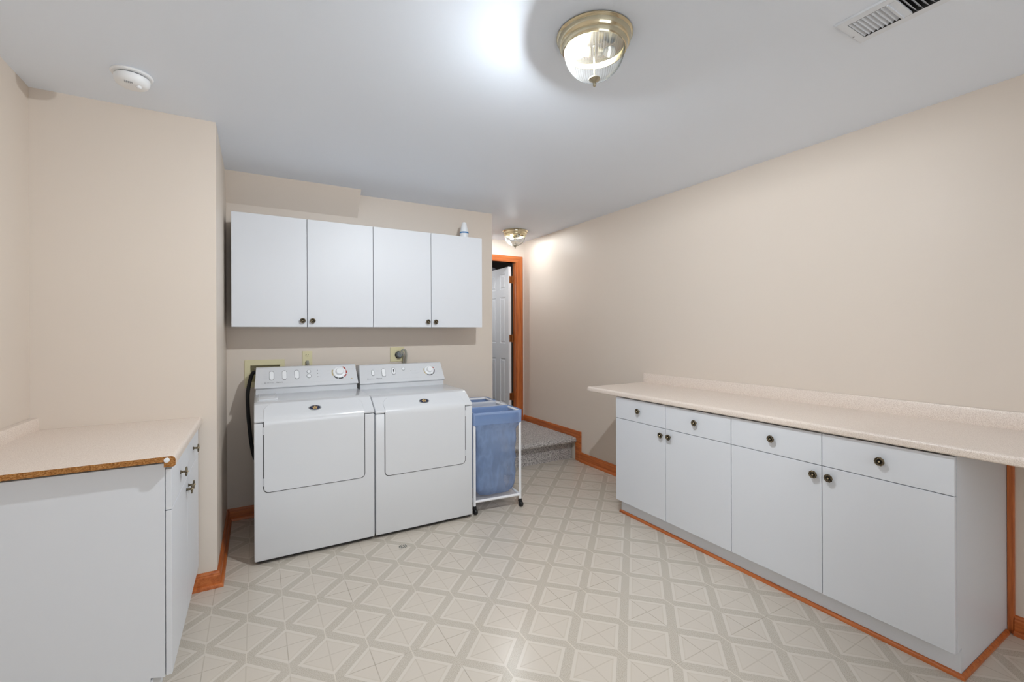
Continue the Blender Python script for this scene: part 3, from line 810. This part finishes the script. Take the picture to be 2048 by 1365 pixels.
b.tube([(1.062, YB-0.046, 1.155), (1.078, YB-0.046, 1.176), (1.086, YB-0.046, 1.14), (1.083, YB-0.046, 1.09), (1.08, YB-0.046, 0.95)], 0.006, 8)
cord = b.build('power_cord', M['cordgrey'], dryer, smooth=60)
b = MB(); b.lathe([(0, 0.0), (0.025, 0.0), (0.027, 0.004), (0.026, 0.026), (0.022, 0.034), (0, 0.036)], (1.054, YB-0.016, 1.154), (0, -1, 0.15), 24); b.build('plug', M['pluggrey'], cord, smooth=40)['label'] = 'round slate grey plug'

# ------------------------------------------------------------------ wall plates
t = thing('wall_outlet', (0.3445, YB, 1.145), 'almond duplex outlet with a grey plug, on the wall behind the washer', 'outlet')
b = MB(); b.box(0.310, 0.379, YB-0.006, YB-0.0005, 1.087, 1.202, bev=0.002); b.build('cover_plate', M['almond'], t)
for z in (1.172, 1.117):
    b = MB(); b.lathe([(0.0165, 0.004), (0.0165, 0.0075), (0.0150, 0.0085), (0, 0.0085)], (0.3445, YB, z), (0, -1, 0), 24, su=1.0, sv=0.86)
    b.box(0.3365, 0.3385, YB-0.0090, YB-0.006, z-0.001, z+0.008, 1); b.box(0.3505, 0.3525, YB-0.0090, YB-0.006, z-0.001, z+0.007, 1)
    b.lathe([(0.0026, 0.006), (0.0026, 0.009), (0, 0.009)], (0.3445, YB, z-0.007), (0, -1, 0), 10, 1)
    b.build('receptacle', [M['almond'], M['dark']], t)
t = thing('dryer_outlet', (1.042, YB, 1.158), 'square almond outlet plate with round black socket behind the dryer', 'outlet')
b = MB(); b.box(0.982, 1.101, YB-0.007, YB-0.0005, 1.097, 1.219, bev=0.002); b.build('cover_plate', M['almond'], t)
b = MB(); b.lathe([(0.031, 0.005), (0.031, 0.012), (0.028, 0.014), (0, 0.014)], (1.052, YB, 1.154), (0, -1, 0), 28); b.build('socket', M['black'], t, smooth=40)
t = thing('supply_box', (0.057, YB, 0.94), 'almond washer supply box set into the wall behind the washer', 'supply box')
b = MB(); ox0, ox1, oz0, oz1 = -0.073, 0.188, 0.945, 1.146; ya, yb2 = YB-0.008, YB-0.0005
b.box(ox0, ox1, ya, yb2, hz1-0.003, oz1, bev=0.0015); b.box(ox0, ox1, ya, yb2, oz0, hz0+0.003, bev=0.0015)
b.box(ox0, hx0+0.004, ya, yb2, hz0, hz1-0.002, bev=0.0015); b.box(hx1-0.004, ox1, ya, yb2, hz0, hz1-0.002, bev=0.0015)
b.build('frame', M['almond'], t)
b = MB(); e = 0.003
b.box(hx0+0.001, hx1-0.001, YB+0.090, YB+0.094, hz0+0.001, hz1-0.001); b.box(hx0+0.001, hx0+e, YB, YB+0.09, hz0+0.001, hz1-0.001); b.box(hx1-e, hx1-0.001, YB, YB+0.09, hz0+0.001, hz1-0.001)
b.box(hx0+e, hx1-e, YB, YB+0.09, hz0+0.001, hz0+e); b.box(hx0+e, hx1-e, YB, YB+0.09, hz1-e, hz1-0.001)
b.build('recess', M['almond'], t)
for x in (0.005, 0.100):
    b = MB(); b.cyl((x, YB+0.05, hz0+0.004), (x, YB+0.05, hz0+0.08), 0.011, 14); b.cyl((x, YB+0.05, hz0+0.06), (x, YB+0.006, hz0+0.060), 0.010, 14)
    b.box(x-0.018, x+0.018, YB+0.042, YB+0.058, hz0+0.082, hz0+0.096, bev=0.003)
    b.build('valve', M['chrome'], t, smooth=40)

# ------------------------------------------------------------------ hamper on wheels
hp = thing('laundry_hamper', (1.396, 3.018, 0.0), 'white pipe laundry sorter on wheels with blue mesh bags, beside the dryer', 'hamper', None, math.radians(-5.0))
HW, HL, HT, RP = 0.372, 0.735, 0.742, 0.0105
for (x, y) in ((0, 0), (HW, 0), (0, HL), (HW, HL)):
    b = MB(); b.cyl((x, y, 0.062), (x, y, HT), RP, 14); b.build('leg', M['pipe'], hp, smooth=40, local=True)
    b = MB(); b.lathe([(0, 0), (0.0175, 0.001), (0.021, 0.006), (0.021, 0.018), (0.0175, 0.023), (0, 0.024)], (x-0.012+0.004, y-0.012, 0.0215), (1, 0.25, 0), 20)
    b.lathe([(0.013, 0.0), (0.016, 0.012), (0.012, 0.028), (0, 0.030)], (x, y, 0.034), (0, 0, 1), 14)
    b.build('caster', M['black'], hp, smooth=40, local=True)
def rail(p, q, nm):
    b = MB(); b.cyl(p, q, RP*0.95, 12); return b.build(nm, M['pipe'], hp, smooth=40, local=True)
ydiv = [0.0, 0.245, 0.490, HL]
for x in (0, HW):
    rail((x, 0, HT-0.008), (x, HL, HT-0.008), 'top_rail'); rail((x, 0, 0.092), (x, HL, 0.092), 'bottom_rail')
for y in ydiv: rail((0, y, HT-0.008), (HW, y, HT-0.008), 'cross_rail')
for y in (0, HL): rail((0, y, 0.092), (HW, y, 0.092), 'bottom_rail')
b = MB(); b.box(0.005, HW-0.005, 0.005, HL-0.005, 0.088, 0.091); b.build('shelf_mesh', veil_mat('white_shelf_net', lin(225, 225, 230), 0.45), hp, local=True)
def rrect(x0, x1, y0, y1, r, n=5, m=7):
    pts = []
    cs = ((x1-r, y1-r, 0), (x0+r, y1-r, 90), (x0+r, y0+r, 180), (x1-r, y0+r, 270))
    for i, (cx, cy, a0) in enumerate(cs):
        for k in range(n+1):
            a = math.radians(a0+90*k/n); pts.append(Vector((cx+r*math.cos(a), cy+r*math.sin(a), 0)))
        nx = cs[(i+1) % 4]; a = math.radians(a0+90); p = Vector((cx+r*math.cos(a), cy+r*math.sin(a), 0))
        a = math.radians(nx[2]); q = Vector((nx[0]+r*math.cos(a), nx[1]+r*math.sin(a), 0))
        for k in range(1, m): pts.append(p.lerp(q, k/m))
    return pts
for i in range(3):
    y0, y1 = ydiv[i], ydiv[i+1]; seed = i*7.3
    e = RP+0.003
    ex0, ex1 = -e, HW+e; ey0, ey1 = y0-(e if i == 0 else -e), y1+(e if i == 2 else -e)
    mb = MB(); rows = []
    NL = 34
    for j in range(NL+1):
        u = j/NL; z = 0.655 - (0.655-0.112)*u
        k = min(1, u/0.10); tap = 0.028*k + 0.012*u + (0.035*max(0, (u-0.86)/0.14)**2)
        pts = rrect(ex0+tap, ex1-tap, ey0+tap*0.75, ey1-tap*0.75, 0.02+0.02*u, 5, 9)
        cx, cy = (ex0+ex1)/2, (ey0+ey1)/2
        row = []
        for p in pts:
            d = Vector((p.x-cx, p.y-cy, 0)).normalized()
            w = 0.012*noise.noise((p.x*14+seed, p.y*14, z*2.2)) + 0.022*(0.35-abs(noise.noise((p.x*9+z*5+seed, p.y*9-z*3, z*3))))*min(1, u*2) + 0.006*noise.noise((p.x*38, p.y*38+seed, z*3))
            q = Vector((p.x, p.y, z)) + d*(w*k - 0.004*k)
            row.append(q)
        rows.append(row)
    cen = [Vector((sum(p.x for p in rows[-1])/len(rows[-1]), sum(p.y for p in rows[-1])/len(rows[-1]), 0.104))]*len(rows[-1])
    mid = [p.lerp(cen[0], 0.5) - Vector((0, 0, 0.003)) for p in rows[-1]]
    mb.grid(rows+[mid, [p.lerp(cen[0], 0.98) for p in mid]], closed=True)
    bag = mb.build('laundry_bag', M['mesh'] if i != 1 else M['whitemesh'], hp, smooth=179, local=True)
    bag['label'] = 'white mesh bag' if i == 1 else 'blue mesh bag'
    # doubled hem folded over the rails
    mb = MB(); rows = []
    for (off, z) in ((-0.024, 0.690), (-0.022, 0.728), (-0.012, 0.7455), (0.0, 0.7475), (0.002, 0.738), (0.001, 0.700), (0.0, 0.660), (-0.002, 0.652), (-0.004, 0.656)):
        pts = rrect(ex0-off, ex1+off, ey0-off, ey1+off, 0.016, 5, 9)
        rows.append([Vector((p.x, p.y, z+0.003*noise.noise((p.x*9+seed, p.y*9, z*2)))) for p in pts])
    mb.grid(rows, closed=True); mb.build('hem', M['hem'] if i != 1 else M['whitemesh'], bag, smooth=60, local=True)

# ------------------------------------------------------------------ ceiling things
def ceiling_light(c, label, lit, ang):
    t = thing('ceiling_light', (c[0], c[1], ZC), label, 'ceiling light', 'brass ceiling lights with ribbed glass')
    o = (c[0], c[1], ZC)
    b = MB(); b.lathe([(0.125, -0.0005), (0.141, -0.001), (0.143, -0.006), (0.140, -0.011), (0.136, -0.014), (0.134, -0.030), (0.129, -0.038), (0.124, -0.040), (0.122, -0.051), (0.119, -0.0580), (0.1145, -0.0585), (0.113, -0.048), (0.110, -0.040), (0.060, -0.034), (0, -0.034)], o, (0, 0, 1), 64)
    b.build('pan', M['brass'], t, smooth=35)
    b = MB(); pr = []
    for k in range(25):
        a = k/24*PI/2
        pr.append((max(0.1125*math.cos(a), 0.010), -0.048-0.118*math.sin(a)))
    def rib(k, r, h): return 0.0017*math.cos(2*PI*k/4)*min(1, r/0.04)
    b.lathe(pr, o, (0, 0, 1), 256, rib=rib); b.build('glass_shade', M['glass'], t, smooth=60)
    b = MB(); z = -0.162
    b.lathe([(0, z+0.006), (0.010, z+0.006), (0.021, z+0.002), (0.0215, z-0.002), (0.016, z-0.008), (0.007, z-0.012), (0.0045, z-0.016), (0.0065, z-0.021), (0.006, z-0.026), (0.003, z-0.030), (0, z-0.031)], o, (0, 0, 1), 28)
    b.build('finial', M['finial'], t, smooth=40)
    b = MB(); b.cyl((o[0], o[1], ZC-0.036), (o[0], o[1], ZC-0.158), 0.003, 8); b.build('stem', M['finial'], t)
    for k in (0, 1):
        a = ang + PI*k; d = Vector((math.cos(a), math.sin(a), -0.02)).normalized(); p = Vector((o[0], o[1], ZC-0.0600)) + Vector((math.cos(a), math.sin(a), 0))*0.018
        b = MB(); b.lathe([(0, -0.004), (0.017, -0.004), (0.018, 0.004), (0.015, 0.014), (0, 0.014)], p, d, 16); b.build('lamp_socket', M['finial'], t, smooth=40)
        b = MB(); b.lathe([(0.010, 0.012), (0.012, 0.020), (0.015, 0.026), (0.0190, 0.035), (0.0200, 0.043), (0.0185, 0.052), (0.012, 0.059), (0, 0.062)], p, d, 20)
        b.build('bulb', M[lit[k]], t, smooth=60)
    return t
L1 = (1.118, 1.325); L2 = (2.512, 4.330)
ceiling_light(L1, 'brass ceiling light with ribbed glass dome in the main room, the nearer one', ('bulb', 'deadbulb'), math.radians(148))
ceiling_light(L2, 'brass ceiling light in the hall above the open door, the farther one', ('hallbulb', 'deadbulb'), math.radians(100))

t = thing('smoke_detector', (-0.463, 2.505, ZC), 'round white smoke detector on the ceiling at the upper left', 'smoke detector')
o = (-0.463, 2.505, ZC)
b = MB(); b.lathe([(0, -0.0005), (0.072, -0.0005), (0.074, -0.004), (0.070, -0.009), (0.062, -0.011), (0, -0.011)], o, (0, 0, 1), 44); b.build('mounting_plate', M['plastic'], t, smooth=35)
b = MB(); b.lathe([(0.055, -0.011), (0.055, -0.015), (0, -0.015)], o, (0, 0, 1), 44); b.build('vent_gap', M['gasket'], t)
b = MB(); b.lathe([(0, -0.015), (0.060, -0.015), (0.0625, -0.019), (0.0615, -0.034), (0.056, -0.045), (0.044, -0.052), (0.030, -0.054), (0, -0.0545)], o, (0, 0, 1), 44); cov = b.build('cover', M['plastic'], t, smooth=35)
b = MB(); b.lathe([(0.010, -0.048), (0.010, -0.058), (0.007, -0.062), (0, -0.063)], (o[0]+0.026, o[1]-0.016, ZC), (0, 0, 1), 18); b.build('test_button', M['plastic'], cov, smooth=40)
b = MB()
for k in range(5): b.box(o[0]+0.012+0.006*k-0.03, o[0]+0.0145+0.006*k-0.03, o[1]-0.046, o[1]-0.034, ZC-0.0545, ZC-0.048)
b.build('sound_slot', M['grey'], cov)

# ceiling register
t = thing('ceiling_vent', (1.944, 0.69, ZC), 'white slatted air vent in the ceiling, cut off by the top edge', 'vent')
vx0, vx1, vy0, vy1 = 1.845, 2.043, 0.532, 0.848
ix0, ix1 = 1.879, 2.009; sa, sb_, sc0, sc1 = 0.818, 0.706, 0.674, 0.562
b = MB(); z0, z1 = ZC-0.007, ZC-0.0005
def fr(x0, x1, y0, y1): b.box(x0, x1, y0, y1, z0, z1)
fr(vx0+0.004, ix0, vy0+0.004, vy1-0.004); fr(ix1, vx1-0.004, vy0+0.004, vy1-0.004); fr(ix0, ix1, sa, vy1-0.004); fr(ix0, ix1, vy0+0.004, sc1); fr(ix0, ix1, sc0, sb_)
rg = lambda d, z: [(vx0+d, vy0+d, z), (vx1-d, vy0+d, z), (vx1-d, vy1-d, z), (vx0+d, vy1-d, z)]
b.grid([rg(0, ZC-0.0005), rg(0.004, z0), rg(0.0045, z0)], closed=True)
b.box(ix0, ix1, sb_-0.010, sb_-0.006, z0-0.004, z0)
b.build('register_frame', M['vent'], t, smooth=20)
b = MB(); e = 0.0008; zt_ = ZC+0.085
b.box(ix0+e, ix1-e, sc1+e, sa-e, zt_, zt_+0.004)
for (xa, xb2, ya, yb3) in ((ix0+e, ix0+2*e, sc1+e, sa-e), (ix1-2*e, ix1-e, sc1+e, sa-e), (ix0+e, ix1-e, sc1+e, sc1+2*e), (ix0+e, ix1-e, sa-2*e, sa-e)):
    b.box(xa, xb2, ya, yb3, z0, zt_)
b.build('duct_lining', M['ventback'], t)
for (ya, yb3, lean) in ((sb_, sa, 1), (sc1, sc0, -1)):
    n = 8 if lean > 0 else 7; w = (yb3-ya)/n
    for k in range(n):
        yc = ya + w*(k+0.5); h = 0.015; a_ = w*0.62 if lean > 0 else w*0.42
        b = MB()
        b.prism([(yc-lean*a_, z0+h), (yc-lean*a_+0.0008, z0+h+0.0006), (yc+lean*w*0.42+0.0008, z0+0.0008), (yc+lean*w*0.42, z0+0.0002)], 'X', ix0+0.001, ix1-0.001); b.build('slat', M['vent'], t)
b = MB(); b.lathe([(0.0035, 0), (0.0030, -0.0015), (0, -0.002)], (1.972, 0.838, z0), (0, 0, 1), 12); b.build('screw', M['grey'], t)

# floor drain cover
t = thing('floor_drain', (0.797, 2.792, 0), 'small round slotted drain in the vinyl floor before the machines', 'drain')
b = MB(); b.lathe([(0.030, 0.0002), (0.029, 0.0016), (0, 0.0018)], (0.797, 2.792, 0), (0, 0, 1), 32)
for rr_, n in ((0.022, 12), (0.012, 7)):
    for k in range(n):
        a = 2*PI*k/n; c = Vector((0.797+rr_*math.cos(a), 2.792+rr_*math.sin(a), 0.0))
        b.lathe([(0.0038, 0.0012), (0.0036, 0.0021), (0, 0.0021)], c, (0, 0, 1), 8, 1)
b.build('drain_grate', [base_mat('drain_grey', lin(190, 184, 172), 0.4, 0.5), M['gasket']], t)

# ------------------------------------------------------------------ daylight through the window behind the camera
w = bpy.data.worlds.new('sky'); sc.world = w; w.use_nodes = True
bg = w.node_tree.nodes['Background']; bg.inputs[0].default_value = (0.90, 0.97, 1.05, 1); bg.inputs[1].default_value = SKY
la = bpy.data.lights.new('window_portal', 'AREA'); la.shape = 'RECTANGLE'; la.size = wx1-wx0; la.size_y = wz1-wz0; la.cycles.is_portal = True
lo = bpy.data.objects.new('window_portal', la); COL.objects.link(lo); lo.location = ((wx0+wx1)/2, YF-T-0.01, (wz0+wz1)/2); lo.rotation_euler = (PI/2, 0, 0)

# unseen fill light added in the storage room to brighten the door and sheeting
lb = bpy.data.lights.new('storage_fill', 'POINT'); lb.energy = 13.0; lb.shadow_soft_size = 0.04
lo = bpy.data.objects.new('storage_fill', lb); COL.objects.link(lo); lo.location = (1.95, 5.75, 1.95)

# ------------------------------------------------------------------ camera
f_px, yaw, roll, shy = 899.056, math.radians(29.6645), math.radians(-0.1955), -18.847
fwd = Vector((math.sin(yaw), math.cos(yaw), 0)); rt = Vector((math.cos(yaw), -math.sin(yaw), 0)); up = Vector((0, 0, 1))
r2 = rt*math.cos(roll) + up*math.sin(roll); u2 = -rt*math.sin(roll) + up*math.cos(roll)
cd = bpy.data.cameras.new('camera'); co = bpy.data.objects.new('camera', cd); COL.objects.link(co)
Mx = Matrix((r2, u2, -fwd)).transposed().to_4x4(); Mx.translation = Vector((0, 0, H)); co.matrix_world = Mx
cd.sensor_fit = 'HORIZONTAL'; cd.sensor_width = 36.0; cd.lens = f_px/2048*36.0
cd.shift_y = shy/2048.0; cd.clip_start = 0.02; cd.clip_end = 60
sc.camera = co

sc.view_settings.view_transform = 'Standard'; sc.view_settings.look = 'None'
sc.view_settings.exposure = 0.22; sc.view_settings.gamma = 1.0; sc.view_settings.use_curve_mapping = False
cy = sc.cycles
cy.use_denoising = True; cy.max_bounces = 12; cy.diffuse_bounces = 8; cy.glossy_bounces = 4; cy.transparent_max_bounces = 24
cy.sample_clamp_indirect = 8.0; cy.caustics_reflective = False; cy.caustics_refractive = False
